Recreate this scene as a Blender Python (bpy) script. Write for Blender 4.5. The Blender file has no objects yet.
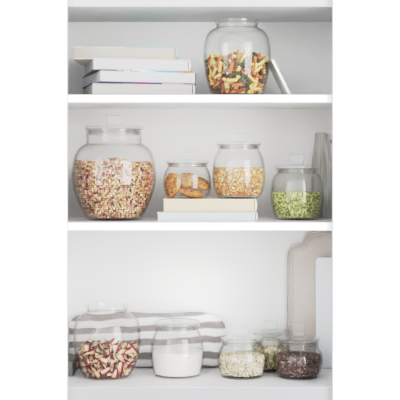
import bpy, bmesh, math, random
import numpy as np
from mathutils import Vector, Matrix, Euler

random.seed(7)
rng = np.random.default_rng(7)
COL = bpy.context.scene.collection
PI = math.pi

# ------------------------------------------------------------------ camera geometry
F = 1081.0          # focal length in pixels of the 400 px frame
D = 2.67            # camera to the front plane of the shelves
EYE = 1.5
HZ = 165.0          # image row of the eye level
DEPTH = 0.29        # depth of the niche


def mpp(Y):
    return (D + Y) / F


def wx(px, Y):
    return (px - 200.0) * mpp(Y)


def wz(py, Y):
    return EYE - (py - HZ) * mpp(Y)


# ------------------------------------------------------------------ materials
def new_mat(name):
    m = bpy.data.materials.new(name)
    m.use_nodes = True
    nt = m.node_tree
    nt.nodes.clear()
    out = nt.nodes.new('ShaderNodeOutputMaterial')
    return m, nt, out


def link(nt, a, b):
    nt.links.new(a, b)


def lin(c):
    def f(v):
        v /= 255.0
        return v / 12.92 if v <= 0.04045 else ((v + 0.055) / 1.055) ** 2.4
    return (f(c[0]), f(c[1]), f(c[2]), 1.0)


def soft(c, k=0.24, up=16.0):
    m_ = 0.35 * c[0] + 0.5 * c[1] + 0.15 * c[2]
    return tuple(min(250, v + (m_ - v) * k + up) for v in c)


def plain(name, rgb, rough=0.5, var=0.06, scale=20.0, bump=0.0, bscale=60.0, spec=0.4, stretch=None, sheen=0.0):
    m, nt, out = new_mat(name)
    b = nt.nodes.new('ShaderNodeBsdfPrincipled')
    b.inputs['Roughness'].default_value = rough
    b.inputs['Specular IOR Level'].default_value = spec
    if sheen:
        b.inputs['Sheen Weight'].default_value = sheen
    tc = nt.nodes.new('ShaderNodeTexCoord')
    mp = nt.nodes.new('ShaderNodeMapping')
    if stretch:
        mp.inputs['Scale'].default_value = stretch
    link(nt, tc.outputs['Object'], mp.inputs['Vector'])
    n = nt.nodes.new('ShaderNodeTexNoise')
    n.inputs['Scale'].default_value = scale
    n.inputs['Detail'].default_value = 4
    link(nt, mp.outputs[0], n.inputs['Vector'])
    r = nt.nodes.new('ShaderNodeValToRGB')
    c = lin(rgb)
    lo = tuple(max(0, v * (1 - var)) for v in c[:3]) + (1,)
    hi = tuple(min(1, v * (1 + var)) for v in c[:3]) + (1,)
    r.color_ramp.elements[0].position = 0.3
    r.color_ramp.elements[1].position = 0.7
    r.color_ramp.elements[0].color = lo
    r.color_ramp.elements[1].color = hi
    link(nt, n.outputs['Fac'], r.inputs[0])
    link(nt, r.outputs[0], b.inputs['Base Color'])
    if bump:
        n2 = nt.nodes.new('ShaderNodeTexNoise')
        n2.inputs['Scale'].default_value = bscale
        n2.inputs['Detail'].default_value = 5
        link(nt, mp.outputs[0], n2.inputs['Vector'])
        bp = nt.nodes.new('ShaderNodeBump')
        bp.inputs['Strength'].default_value = bump
        bp.inputs['Distance'].default_value = 0.002
        link(nt, n2.outputs['Fac'], bp.inputs['Height'])
        link(nt, bp.outputs[0], b.inputs['Normal'])
    link(nt, b.outputs[0], out.inputs[0])
    return m


def glass(name, tint=(0.997, 0.997, 0.995), edge=(0.45, 0.46, 0.45), refl=0.72, rough=0.015, solid=0.0):
    """Clear thin-walled glass: see-through face on, reflecting and greyer at grazing angles."""
    m, nt, out = new_mat(name)
    lw = nt.nodes.new('ShaderNodeLayerWeight')
    lw.inputs['Blend'].default_value = 0.5
    p = nt.nodes.new('ShaderNodeMath'); p.operation = 'POWER'
    p.inputs[1].default_value = 4.5
    link(nt, lw.outputs['Facing'], p.inputs[0])
    mul = nt.nodes.new('ShaderNodeMath'); mul.operation = 'MULTIPLY_ADD'
    mul.inputs[1].default_value = 0.75 * refl
    mul.inputs[2].default_value = 0.042 * refl
    mul.use_clamp = True
    link(nt, p.outputs[0], mul.inputs[0])
    p2 = nt.nodes.new('ShaderNodeMath'); p2.operation = 'POWER'
    p2.inputs[1].default_value = 4.5
    link(nt, lw.outputs['Facing'], p2.inputs[0])
    mc = nt.nodes.new('ShaderNodeMix'); mc.data_type = 'RGBA'
    mc.inputs[6].default_value = (*tint, 1)
    mc.inputs[7].default_value = (*edge, 1)
    link(nt, p2.outputs[0], mc.inputs[0])
    tr = nt.nodes.new('ShaderNodeBsdfTransparent')
    link(nt, mc.outputs[2], tr.inputs[0])
    gl = nt.nodes.new('ShaderNodeBsdfGlossy')
    gl.inputs['Roughness'].default_value = rough
    gl.inputs['Color'].default_value = (1, 1, 1, 1)
    base = tr.outputs[0]
    if solid:
        rf = nt.nodes.new('ShaderNodeBsdfRefraction')
        rf.inputs['IOR'].default_value = 1.45
        rf.inputs['Roughness'].default_value = 0.03
        link(nt, mc.outputs[2], rf.inputs[0])
        ms = nt.nodes.new('ShaderNodeMixShader')
        ms.inputs[0].default_value = solid
        link(nt, tr.outputs[0], ms.inputs[1]); link(nt, rf.outputs[0], ms.inputs[2])
        base = ms.outputs[0]
    mix = nt.nodes.new('ShaderNodeMixShader')
    link(nt, mul.outputs[0], mix.inputs[0])
    link(nt, base, mix.inputs[1]); link(nt, gl.outputs[0], mix.inputs[2])
    link(nt, mix.outputs[0], out.inputs[0])
    return m


def island_mat(name, stops, rough=0.55, spec=0.3, var=0.12, bump=0.0):
    """A colour picked at random for every loose grain of one heap."""
    m, nt, out = new_mat(name)
    g = nt.nodes.new('ShaderNodeNewGeometry')
    r = nt.nodes.new('ShaderNodeValToRGB')
    r.color_ramp.interpolation = 'CONSTANT'
    el = r.color_ramp.elements
    el[0].position = stops[0][0]; el[0].color = lin(soft(stops[0][1]))
    el[1].position = stops[1][0]; el[1].color = lin(soft(stops[1][1]))
    for pos, c in stops[2:]:
        e = el.new(pos); e.color = lin(soft(c))
    link(nt, g.outputs['Random Per Island'], r.inputs[0])
    tc = nt.nodes.new('ShaderNodeTexCoord')
    n = nt.nodes.new('ShaderNodeTexNoise'); n.inputs['Scale'].default_value = 260
    link(nt, tc.outputs['Object'], n.inputs['Vector'])
    mr = nt.nodes.new('ShaderNodeMapRange')
    mr.inputs['From Min'].default_value = 0.3; mr.inputs['From Max'].default_value = 0.7
    mr.inputs['To Min'].default_value = 1 - var; mr.inputs['To Max'].default_value = 1 + var
    link(nt, n.outputs['Fac'], mr.inputs[0])
    mx = nt.nodes.new('ShaderNodeMix'); mx.data_type = 'RGBA'; mx.blend_type = 'MULTIPLY'
    mx.inputs[0].default_value = 1.0
    link(nt, r.outputs[0], mx.inputs[6]); link(nt, mr.outputs[0], mx.inputs[7])
    b = nt.nodes.new('ShaderNodeBsdfPrincipled')
    b.inputs['Roughness'].default_value = rough
    b.inputs['Specular IOR Level'].default_value = spec
    link(nt, mx.outputs[2], b.inputs['Base Color'])
    link(nt, b.outputs[0], out.inputs[0])
    return m


def attr_mat(name, rough=0.5, spec=0.3):
    m, nt, out = new_mat(name)
    a = nt.nodes.new('ShaderNodeAttribute'); a.attribute_name = 'Col'
    b = nt.nodes.new('ShaderNodeBsdfPrincipled')
    b.inputs['Roughness'].default_value = rough
    b.inputs['Specular IOR Level'].default_value = spec
    link(nt, a.outputs['Color'], b.inputs['Base Color'])
    link(nt, b.outputs[0], out.inputs[0])
    return m


def band_mat(name, stops, axis=0, rough=0.45):
    """Printed cover: colour blocks along one axis of the piece."""
    m, nt, out = new_mat(name)
    tc = nt.nodes.new('ShaderNodeTexCoord')
    sx = nt.nodes.new('ShaderNodeSeparateXYZ')
    link(nt, tc.outputs['Generated'], sx.inputs[0])
    r = nt.nodes.new('ShaderNodeValToRGB'); r.color_ramp.interpolation = 'CONSTANT'
    el = r.color_ramp.elements
    el[0].position = stops[0][0]; el[0].color = lin(stops[0][1])
    el[1].position = stops[1][0]; el[1].color = lin(stops[1][1])
    for pos, c in stops[2:]:
        e = el.new(pos); e.color = lin(c)
    link(nt, sx.outputs[axis], r.inputs[0])
    b = nt.nodes.new('ShaderNodeBsdfPrincipled'); b.inputs['Roughness'].default_value = rough
    link(nt, r.outputs[0], b.inputs['Base Color'])
    link(nt, b.outputs[0], out.inputs[0])
    return m


def page_mat(name, rgb, line=0.10, scale=900.0):
    """Paper edge with fine horizontal page lines."""
    m, nt, out = new_mat(name)
    tc = nt.nodes.new('ShaderNodeTexCoord')
    mp = nt.nodes.new('ShaderNodeMapping'); mp.inputs['Scale'].default_value = (3, 3, scale)
    link(nt, tc.outputs['Object'], mp.inputs['Vector'])
    n = nt.nodes.new('ShaderNodeTexNoise'); n.inputs['Scale'].default_value = 1.0; n.inputs['Detail'].default_value = 3
    link(nt, mp.outputs[0], n.inputs['Vector'])
    r = nt.nodes.new('ShaderNodeValToRGB')
    c = lin(rgb)
    r.color_ramp.elements[0].position = 0.3; r.color_ramp.elements[1].position = 0.6
    r.color_ramp.elements[0].color = tuple(v * (1 - 2 * line) for v in c[:3]) + (1,)
    r.color_ramp.elements[1].color = c
    link(nt, n.outputs['Fac'], r.inputs[0])
    b = nt.nodes.new('ShaderNodeBsdfPrincipled'); b.inputs['Roughness'].default_value = 0.8
    b.inputs['Specular IOR Level'].default_value = 0.1
    link(nt, r.outputs[0], b.inputs['Base Color'])
    link(nt, b.outputs[0], out.inputs[0])
    return m


def stripe_mat(name):
    """Woven cloth: grey and off-white bands, a little uneven."""
    m, nt, out = new_mat(name)
    tc = nt.nodes.new('ShaderNodeTexCoord')
    sx = nt.nodes.new('ShaderNodeSeparateXYZ')
    link(nt, tc.outputs['Object'], sx.inputs[0])
    n = nt.nodes.new('ShaderNodeTexNoise'); n.inputs['Scale'].default_value = 8; n.inputs['Detail'].default_value = 2
    link(nt, tc.outputs['Object'], n.inputs['Vector'])
    # band = z + slope * x + wobble
    a = nt.nodes.new('ShaderNodeMath'); a.operation = 'MULTIPLY_ADD'
    a.inputs[1].default_value = -0.045
    link(nt, sx.outputs[0], a.inputs[0]); link(nt, sx.outputs[2], a.inputs[2])
    w = nt.nodes.new('ShaderNodeMath'); w.operation = 'MULTIPLY_ADD'
    w.inputs[1].default_value = 0.030
    link(nt, n.outputs['Fac'], w.inputs[0]); link(nt, a.outputs[0], w.inputs[2])
    d = nt.nodes.new('ShaderNodeMath'); d.operation = 'DIVIDE'; d.inputs[1].default_value = 0.0375
    link(nt, w.outputs[0], d.inputs[0])
    fr = nt.nodes.new('ShaderNodeMath'); fr.operation = 'FRACT'
    link(nt, d.outputs[0], fr.inputs[0])
    r = nt.nodes.new('ShaderNodeValToRGB')
    r.color_ramp.interpolation = 'LINEAR'
    el = r.color_ramp.elements
    grey, white = lin((156, 151, 149)), lin((240, 239, 238))
    el[0].position = 0.0; el[0].color = white
    el[1].position = 0.10; el[1].color = grey
    e = el.new(0.50); e.color = grey
    e = el.new(0.56); e.color = white
    e = el.new(1.0); e.color = white
    link(nt, fr.outputs[0], r.inputs[0])
    b = nt.nodes.new('ShaderNodeBsdfPrincipled'); b.inputs['Roughness'].default_value = 0.95
    b.inputs['Specular IOR Level'].default_value = 0.05
    link(nt, r.outputs[0], b.inputs['Base Color'])
    n2 = nt.nodes.new('ShaderNodeTexNoise'); n2.inputs['Scale'].default_value = 500
    link(nt, tc.outputs['Object'], n2.inputs['Vector'])
    bp = nt.nodes.new('ShaderNodeBump'); bp.inputs['Strength'].default_value = 0.3; bp.inputs['Distance'].default_value = 0.001
    link(nt, n2.outputs['Fac'], bp.inputs['Height']); link(nt, bp.outputs[0], b.inputs['Normal'])
    link(nt, b.outputs[0], out.inputs[0])
    return m


M = {}
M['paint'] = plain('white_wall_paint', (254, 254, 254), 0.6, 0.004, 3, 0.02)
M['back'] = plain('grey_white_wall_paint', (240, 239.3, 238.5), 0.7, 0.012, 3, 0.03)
M['shelf'] = plain('white_shelf_paint', (249, 249, 250), 0.35, 0.01, 4, 0.02)
M['shelf_front_shade'] = plain('shaded_front_grey', (166, 168, 172), 0.5, 0.02, 4, 0.02)  # shade on the lowest front, put into its colour as a darker grey
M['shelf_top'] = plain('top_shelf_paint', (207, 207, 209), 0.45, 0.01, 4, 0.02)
M['floor'] = plain('pale_floor', (240, 237, 232), 0.5, 0.08, 6, 0.05)
M['glass'] = glass('clear_glass')
M['lidglass'] = glass('lid_glass', (0.985, 0.988, 0.985), (0.34, 0.35, 0.34), 1.3, 0.03)
M['knobglass'] = glass('knob_glass', (0.975, 0.98, 0.978), (0.72, 0.73, 0.72), 0.8, 0.02, solid=0.15)
M['emboss'] = glass('embossed_glass', (0.90, 0.905, 0.895), (0.6, 0.6, 0.6), 1.5, 0.1)
M['seal'] = glass('clear_seal', (0.90, 0.90, 0.885), (0.66, 0.66, 0.64), 1.2, 0.15)


# ------------------------------------------------------------------ object helpers
def obj_from_bm(name, bm, mat, parent=None, smooth=True):
    me = bpy.data.meshes.new(name)
    bm.normal_update()
    bm.to_mesh(me)
    bm.free()
    if smooth:
        me.polygons.foreach_set('use_smooth', [True] * len(me.polygons))
    if mat:
        me.materials.append(mat)
    o = bpy.data.objects.new(name, me)
    COL.objects.link(o)
    if parent:
        o.parent = parent
    return o


def obj_from_np(name, verts, faces, mat, parent=None, smooth=True):
    me = bpy.data.meshes.new(name)
    faces = np.asarray(faces)
    k = faces.shape[1]
    me.vertices.add(len(verts)); me.loops.add(faces.size); me.polygons.add(len(faces))
    me.vertices.foreach_set('co', np.asarray(verts, dtype=np.float32).ravel())
    me.loops.foreach_set('vertex_index', faces.ravel().astype(np.int32))
    me.polygons.foreach_set('loop_start', (np.arange(len(faces)) * k).astype(np.int32))
    me.polygons.foreach_set('loop_total', np.full(len(faces), k, dtype=np.int32))
    me.polygons.foreach_set('use_smooth', np.full(len(faces), smooth))
    me.update(calc_edges=True)
    me.validate()
    me.materials.append(mat)
    o = bpy.data.objects.new(name, me)
    COL.objects.link(o)
    if parent:
        o.parent = parent
    return o


def thing(name, label, cat, loc=(0, 0, 0), rotz=0.0, group=None):
    o = bpy.data.objects.new(name, None)
    o.empty_display_size = 0.05
    COL.objects.link(o)
    o.location = loc
    o.rotation_euler = (0, 0, rotz)
    tag(o, label, cat, group)
    return o


def tag(o, label, cat, group=None, kind=None):
    o['label'] = label
    o['category'] = cat
    if group:
        o['group'] = group
    if kind:
        o['kind'] = kind
    return o


def add_box(bm, x0, x1, y0, y1, z0, z1, bev=0.0, seg=2):
    r = bmesh.ops.create_cube(bm, size=1.0)
    vs = r['verts']
    for v in vs:
        v.co.x = x0 + (v.co.x + 0.5) * (x1 - x0)
        v.co.y = y0 + (v.co.y + 0.5) * (y1 - y0)
        v.co.z = z0 + (v.co.z + 0.5) * (z1 - z0)
    if bev:
        es = list({e for v in vs for e in v.link_edges})
        bmesh.ops.bevel(bm, geom=es, offset=bev, segments=seg, profile=0.6, affect='EDGES')


def struct(name, box, mat, bev=0.0):
    bm = bmesh.new()
    add_box(bm, *box, bev)
    o = obj_from_bm(name, bm, mat, smooth=False)
    o['kind'] = 'structure'
    return o


def lathe(bm, prof, n=72, cap_start=True, cap_end=True):
    rings = []
    for r, z in prof:
        if r < 1e-6:
            rings.append([bm.verts.new((0, 0, z))])
        else:
            rings.append([bm.verts.new((r * math.cos(2 * PI * i / n), r * math.sin(2 * PI * i / n), z)) for i in range(n)])
    for a, b in zip(rings[:-1], rings[1:]):
        for i in range(n):
            j = (i + 1) % n
            if len(a) == 1 and len(b) == 1:
                continue
            if len(a) == 1:
                bm.faces.new((a[0], b[j], b[i]))
            elif len(b) == 1:
                bm.faces.new((a[i], a[j], b[0]))
            else:
                bm.faces.new((a[i], a[j], b[j], b[i]))
    return rings


def catmull(pts, k=6):
    pts = [np.array(p, float) for p in pts]
    out = []
    P = [2 * pts[0] - pts[1]] + pts + [2 * pts[-1] - pts[-2]]
    for i in range(1, len(P) - 2):
        p0, p1, p2, p3 = P[i - 1], P[i], P[i + 1], P[i + 2]
        for s in range(k):
            t = s / k
            out.append(0.5 * ((2 * p1) + (-p0 + p2) * t + (2 * p0 - 5 * p1 + 4 * p2 - p3) * t * t + (-p0 + 3 * p1 - 3 * p2 + p3) * t ** 3))
    out.append(pts[-1])
    return [(float(p[0]), float(p[1])) for p in out]


def tube(bm, pts, r, n=6, closed=False):
    pts = [Vector(p) for p in pts]
    N = len(pts)
    rings = []
    for i, p in enumerate(pts):
        a = pts[(i - 1) % N] if (closed or i > 0) else p
        b = pts[(i + 1) % N] if (closed or i < N - 1) else p
        t = (b - a).normalized()
        up = Vector((0, 1, 0)) if abs(t.y) < 0.9 else Vector((0, 0, 1))
        u = t.cross(up).normalized(); v = t.cross(u).normalized()
        rings.append([bm.verts.new(p + r * (math.cos(2 * PI * k / n) * u + math.sin(2 * PI * k / n) * v)) for k in range(n)])
    for i in range(N if closed else N - 1):
        a, b = rings[i], rings[(i + 1) % N]
        for k in range(n):
            bm.faces.new((a[k], a[(k + 1) % n], b[(k + 1) % n], b[k]))


# ------------------------------------------------------------------ the setting
OPEN = 133.0 * mpp(-0.02)            # half width of the opening at the face of the added piers
struct('wall_margin_left', (-1.9, -OPEN, -0.02, 0.0, 0.0, 2.6), M['paint'], 0.0012)  # added pier, stands in for the blank white margin left of the shelves
struct('wall_margin_right', (OPEN, 1.9, -0.02, 0.0, 0.0, 2.6), M['paint'], 0.0012)  # added pier, fills the blank white margin on the right
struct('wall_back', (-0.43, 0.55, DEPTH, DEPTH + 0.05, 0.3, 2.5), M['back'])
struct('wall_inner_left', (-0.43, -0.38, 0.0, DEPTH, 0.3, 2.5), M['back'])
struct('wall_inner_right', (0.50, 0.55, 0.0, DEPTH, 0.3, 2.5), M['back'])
struct('wall_top', (-OPEN, OPEN, -0.02, 0.0, 2.25, 2.6), M['paint'])
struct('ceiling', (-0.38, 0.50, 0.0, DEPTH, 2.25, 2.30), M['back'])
struct('floor', (-3, 3, -4.5, 0.4, -0.05, 0.0), M['floor'])

Z4 = EYE - (387.7 - HZ) * mpp(0)     # shelf tops, from the lowest up
Z3 = EYE - (222.3 - HZ) * mpp(0)
Z2 = EYE - (94.6 - HZ) * mpp(0)
Z1B = EYE - (6.6 - HZ) * mpp(0)
SHELVES = [
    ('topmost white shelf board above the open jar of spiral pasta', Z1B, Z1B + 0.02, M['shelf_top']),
    ('white shelf board carrying the open jar of spiral pasta', EYE - (102.6 - HZ) * mpp(0), Z2, M['shelf']),
    ('white shelf board carrying the large jar of mixed beans', EYE - (230.6 - HZ) * mpp(0), Z3, M['shelf']),
]
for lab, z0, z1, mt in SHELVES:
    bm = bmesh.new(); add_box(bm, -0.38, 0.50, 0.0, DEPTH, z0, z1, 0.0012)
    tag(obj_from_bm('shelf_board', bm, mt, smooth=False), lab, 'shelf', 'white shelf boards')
t = thing('shelf_board', 'lowest white shelf board with a deep front, its shade coloured grey', 'shelf', (0, 0, Z4), 0, 'white shelf boards')
bm = bmesh.new(); add_box(bm, -0.38, 0.50, 0.0015, DEPTH, -0.02, 0.0, 0.001)
obj_from_bm('board', bm, M['shelf'], t, smooth=False)
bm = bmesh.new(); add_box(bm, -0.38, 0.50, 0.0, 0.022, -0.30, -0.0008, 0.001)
p = obj_from_bm('front_panel', bm, M['shelf_front_shade'], t, smooth=False); p['label'] = 'front panel with its shade coloured grey'
p.location = (0, 0.0, 0)
for o in (p,):
    o.location.y = -0.0205 + 0.0205
# below the lowest shelf: plinth wall
struct('wall_bottom', (-OPEN, OPEN, -0.02, 0.0, 0.0, Z4 - 0.30), M['paint'])


# ------------------------------------------------------------------ jars
ROW = {}


def jar(name, label, cpx, Yc, base_z, prof_px, neck, rim, lid=None, wall=0.0028, base=0.007, emblem=None):
    """prof_px: (half width px, row px) from the base up to where the neck starts.
    neck = (half px, row top); rim = (half px, row top).  Returns root and inner radius function."""
    s = mpp(Yc)
    X = wx(cpx, Yc)
    root = thing(name, label, 'jar', (X, Yc, base_z), 0, 'clear glass storage jars')
    top_row = HZ + (EYE - base_z) / s
    prof_px = [(prof_px[0][0], top_row), (prof_px[1][0], min(prof_px[1][1], top_row - 1.4)), (prof_px[2][0], min(prof_px[2][1], top_row - 4.0))] + list(prof_px[3:])
    k = [(h * s, (top_row - y) * s) for h, y in prof_px]
    nr, nz = neck[0] * s, (top_row - neck[1]) * s
    rr, rz = rim[0] * s, (top_row - rim[1]) * s
    outer = catmull(k, 6)
    outer.append((nr, outer[-1][1] + 0.0025))
    outer.append((nr, nz))
    # rounded rim bead
    rim_h = rz - nz
    rimp = [(rr - 0.0006, nz + 0.0008), (rr, nz + rim_h * 0.35), (rr, nz + rim_h * 0.7), (rr - 0.0008, rz - 0.0004), (rr - 0.002, rz)]
    in_r = nr - wall
    inner = [(in_r + 0.0005, rz - 0.0002), (in_r, rz - 0.0015), (in_r, nz)]
    body_in = []
    for r, z in reversed(catmull(k, 6)):
        if z < base + 0.0015:
            break
        body_in.append((max(r - wall, 0.004), z))
    inner += body_in
    rl = inner[-1][0]
    inner += [(rl - 0.003, base + 0.0003), (rl - 0.007, base), (0, base - 0.001)]
    full = [(0, 0.0022), (k[0][0] - 0.010, 0.0018), (k[0][0] - 0.005, 0.0)] + outer + rimp + inner
    bm = bmesh.new()
    lathe(bm, full, 96)
    bmesh.ops.recalc_face_normals(bm, faces=bm.faces)
    bo = obj_from_bm('body', bm, M['glass'], root)
    bo.data.materials.append(M['lidglass'])             # the thick rolled rim
    for pf in bo.data.polygons:
        if pf.center.z > nz + 0.0006:
            pf.material_index = 1
    zs = np.array([z for r, z in reversed(body_in)]); rs = np.array([r for r, z in reversed(body_in)])

    def rin(z):
        return np.interp(z, zs, rs)
    if lid:
        fr, f_top, f_bot = lid['flange']            # half px, rows
        zt, zb = (top_row - f_top) * s, (top_row - f_bot) * s
        frr = fr * s
        zb = max(zb, rz + 0.0003)
        zt = max(zt, zb + 0.003)
        pl = in_r - 0.0022                          # plug that drops into the neck
        ph = lid.get('plug', 0.012)
        bm = bmesh.new()
        lathe(bm, [(0, zt + 0.0012), (frr * 0.55, zt + 0.001), (frr - 0.003, zt), (frr - 0.0008, zt - 0.0006), (frr, (zt + zb) / 2), (frr - 0.0008, zb + 0.0003),
                   (frr - 0.003, zb), (pl, zb), (pl - 0.0005, zb - ph), (pl - 0.003, zb - ph - 0.001), (pl - 0.005, zb - ph), (pl - 0.0052, zb - 0.001), (0, zb - 0.001)], 80)
        bmesh.ops.recalc_face_normals(bm, faces=bm.faces)
        lo = obj_from_bm('lid', bm, M['lidglass'], root)
        kw, k_top = lid['knob'][0] * s, (top_row - lid['knob'][1]) * s
        kx = lid.get('kx', 0.0) * s
        bm = bmesh.new()
        kz = zt + 0.0012
        add_box(bm, -kw, kw, -kw * 0.42, kw * 0.42, kz, k_top, min(0.0035, kw * 0.25), 3)
        for v in bm.verts:                          # flat grip, waisted where it meets the lid
            f = (v.co.z - kz) / (k_top - kz)
            w = 0.80 + 0.20 * min(1, f * 1.8)
            v.co.x = v.co.x * w + kx; v.co.y *= w
        obj_from_bm('knob', bm, M['knobglass'], lo)
        bm = bmesh.new()
        pts = [((frr - 0.0022) * math.cos(2 * PI * i / 72), (frr - 0.0022) * math.sin(2 * PI * i / 72), zb + 0.0001) for i in range(72)]
        tube(bm, pts, 0.0013, 6, True)
        for q in range(2):
            zc = zb - 0.0042 - q * 0.0042
            pts = [((pl + 0.0004) * math.cos(2 * PI * i / 64), (pl + 0.0004) * math.sin(2 * PI * i / 64), zc) for i in range(64)]
            tube(bm, pts, 0.0012, 6, True)
        obj_from_bm('seal', bm, M['seal'], lo)
    if emblem:
        ex, ey, ew, eh, rows = emblem               # centre px, half sizes px, rows of marks
        orr = catmull(k, 6)
        oz = np.array([z for r, z in orr]); orad = np.array([r for r, z in orr])

        def on(px, py):
            x = (px - cpx) * s; z = (top_row - py) * s
            r = float(np.interp(z, oz, orad)) + 0.0003
            x = max(-r * 0.98, min(r * 0.98, x))
            return (x, -math.sqrt(r * r - x * x), z)
        bm = bmesh.new()
        tube(bm, [on(ex + ew * math.cos(a), ey + eh * math.sin(a)) for a in np.linspace(0, 2 * PI, 48)[:-1]], 0.0009, 6, True)
        tube(bm, [on(ex + ew * 0.86 * math.cos(a), ey + eh * 0.82 * math.sin(a)) for a in np.linspace(0, 2 * PI, 48)[:-1]], 0.0006, 6, True)
        er = random.Random(3)
        # short raised strokes: the worn, unreadable lettering of the badge
        for a in np.linspace(PI * 1.12, PI * 1.88, 9):
            c0 = (ex + ew * 0.72 * math.cos(a), ey + eh * 0.66 * math.sin(a))
            c1 = (ex + ew * 0.50 * math.cos(a + er.uniform(-.12, .12)), ey + eh * 0.36 * math.sin(a))
            tube(bm, [on(*c0), on((c0[0] + c1[0]) / 2 + er.uniform(-.5, .5), (c0[1] + c1[1]) / 2), on(*c1)], 0.0008, 5)
        for i in range(rows):
            x0 = ex - ew * 0.5 + i * ew / max(1, rows - 1)
            tube(bm, [on(x0, ey + eh * 0.05), on(x0 + er.uniform(-.6, .6), ey + eh * 0.25), on(x0 + er.uniform(-.4, .4), ey + eh * 0.45)], 0.0009, 5)
        tube(bm, [on(ex - ew * 0.6, ey + eh * 0.6), on(ex, ey + eh * 0.66), on(ex + ew * 0.6, ey + eh * 0.6)], 0.0008, 5)
        obj_from_bm('emblem', bm, M['emboss'], root)['label'] = 'raised oval badge in the glass'
    ROW[root.name] = top_row
    return root, rin, base, s


# ------------------------------------------------------------------ heaps of grain
def ico(sub=1):
    bm = bmesh.new()
    bmesh.ops.create_icosphere(bm, subdivisions=sub, radius=1.0)
    v = np.array([x.co[:] for x in bm.verts]); f = np.array([[q.index for q in p.verts] for p in bm.faces])
    bm.free()
    return v, f


ICO = {1: ico(1), 2: ico(2)}


def rand_rot(n):
    q = rng.normal(size=(n, 4)); q /= np.linalg.norm(q, axis=1)[:, None]
    w, x, y, z = q.T
    return np.stack([np.stack([1 - 2 * (y * y + z * z), 2 * (x * y - z * w), 2 * (x * z + y * w)], -1),
                     np.stack([2 * (x * y + z * w), 1 - 2 * (x * x + z * z), 2 * (y * z - x * w)], -1),
                     np.stack([2 * (x * z - y * w), 2 * (y * z + x * w), 1 - 2 * (x * x + y * y)], -1)], 1)


def heap(name, label, cat, root, rin, base, top_fn, g, dims, mat, layers=2, sub=1, jitter=0.35, size_var=0.15, bend=0.0, mound=None):
    """One uncountable heap of grains lying against the glass and over its own top.
    top_fn(x, y) gives the heap's surface above the jar's base; g = typical grain spacing radius."""
    pos = []
    z0 = base + g * 0.8
    zmax = max(top_fn(0, 0), top_fn(0.05, 0), top_fn(-0.05, 0), top_fn(0, -0.05)) + 0.01
    for L in range(layers):
        z = z0 + (0.5 * g if L else 0)
        while z < zmax:
            r = float(rin(z)) - g * 1.02 - L * g * 1.5
            if r > g:
                n = max(3, int(2 * PI * r / (g * 1.75)))
                a = np.arange(n) * 2 * PI / n + rng.uniform(0, 6)
                a += rng.uniform(-jitter, jitter, n) * 2 * PI / n
                zz = z + rng.uniform(-jitter, jitter, n) * g
                rr = r - rng.uniform(0, 0.5, n) * g
                x, y = rr * np.cos(a), rr * np.sin(a)
                ok = np.array([zi <= top_fn(xi, yi) - g * 0.3 for xi, yi, zi in zip(x, y, zz)])
                ok &= zz > z0 * 0.95
                pos.append(np.stack([x, y, zz], 1)[ok])
            z += g * 1.55
    # the top surface
    R = float(rin(top_fn(0, 0)))
    st = g * 1.6
    gx = np.arange(-R, R, st)
    X, Y = np.meshgrid(gx, gx)
    X = X.ravel() + rng.uniform(-.4, .4, X.size) * st
    Y = Y.ravel() + rng.uniform(-.4, .4, Y.size) * st
    for L in range(2):
        Z = np.array([top_fn(a, b) for a, b in zip(X, Y)]) - g * (0.2 + 1.3 * L) + rng.uniform(-.3, .3, X.size) * g
        ok = np.hypot(X, Y) < rin(Z) - g * 1.1
        pos.append(np.stack([X, Y, Z], 1)[ok])
    P = np.concatenate(pos)
    n = len(P)
    V, Fc = ICO[sub]
    sc = np.array(dims)[None, :] * (1 + rng.uniform(-size_var, size_var, (n, 3)))
    Rm = rand_rot(n)
    vv = V[None] * sc[:, None, :]
    if bend:
        vv[..., 2] += bend * (vv[..., 0] ** 2) / dims[0]
    vv = np.einsum('nij,nvj->nvi', Rm, vv) + P[:, None, :]
    # keep every grain inside the glass
    rad = np.hypot(vv[..., 0], vv[..., 1]); lim = rin(vv[..., 2]) - 0.0006
    f = np.where(rad > lim, lim / np.maximum(rad, 1e-6), 1.0)
    vv[..., 0] *= f; vv[..., 1] *= f
    vv[..., 2] = np.maximum(vv[..., 2], base + 0.0004)
    verts = vv.reshape(-1, 3)
    faces = (Fc[None] + (np.arange(n) * len(V))[:, None, None]).reshape(-1, 3)
    # dense middle of the heap
    cv, cf = [], []
    nn, mm = 40, 14
    for j in range(mm + 1):
        for i in range(nn):
            a = 2 * PI * i / nn
            fz = j / mm
            rr = 1.0
            x, y = math.cos(a), math.sin(a)
            r0 = R * 0.5
            zt = top_fn(x * r0, y * r0) - g * 2.0
            z = base + 0.001 + (zt - base - 0.001) * fz
            r = max(0.002, float(rin(z)) - g * (1.5 * layers + 0.6))
            cv.append((x * r, y * r, z))
    for j in range(mm):
        for i in range(nn):
            k = (i + 1) % nn
            cf.append((j * nn + i, j * nn + k, (j + 1) * nn + k)); cf.append((j * nn + i, (j + 1) * nn + k, (j + 1) * nn + i))
    cv.append((0, 0, top_fn(0, 0) - g * 2.2))
    for i in range(nn):
        cf.append((mm * nn + i, mm * nn + (i + 1) % nn, len(cv) - 1))
    cf = np.array(cf) + len(verts)
    verts = np.concatenate([verts, np.array(cv)])
    faces = np.concatenate([faces, cf])
    o = obj_from_np(name, verts, faces, mat)
    o.location = root.location
    tag(o, label, cat, kind='stuff')
    return o


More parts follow.
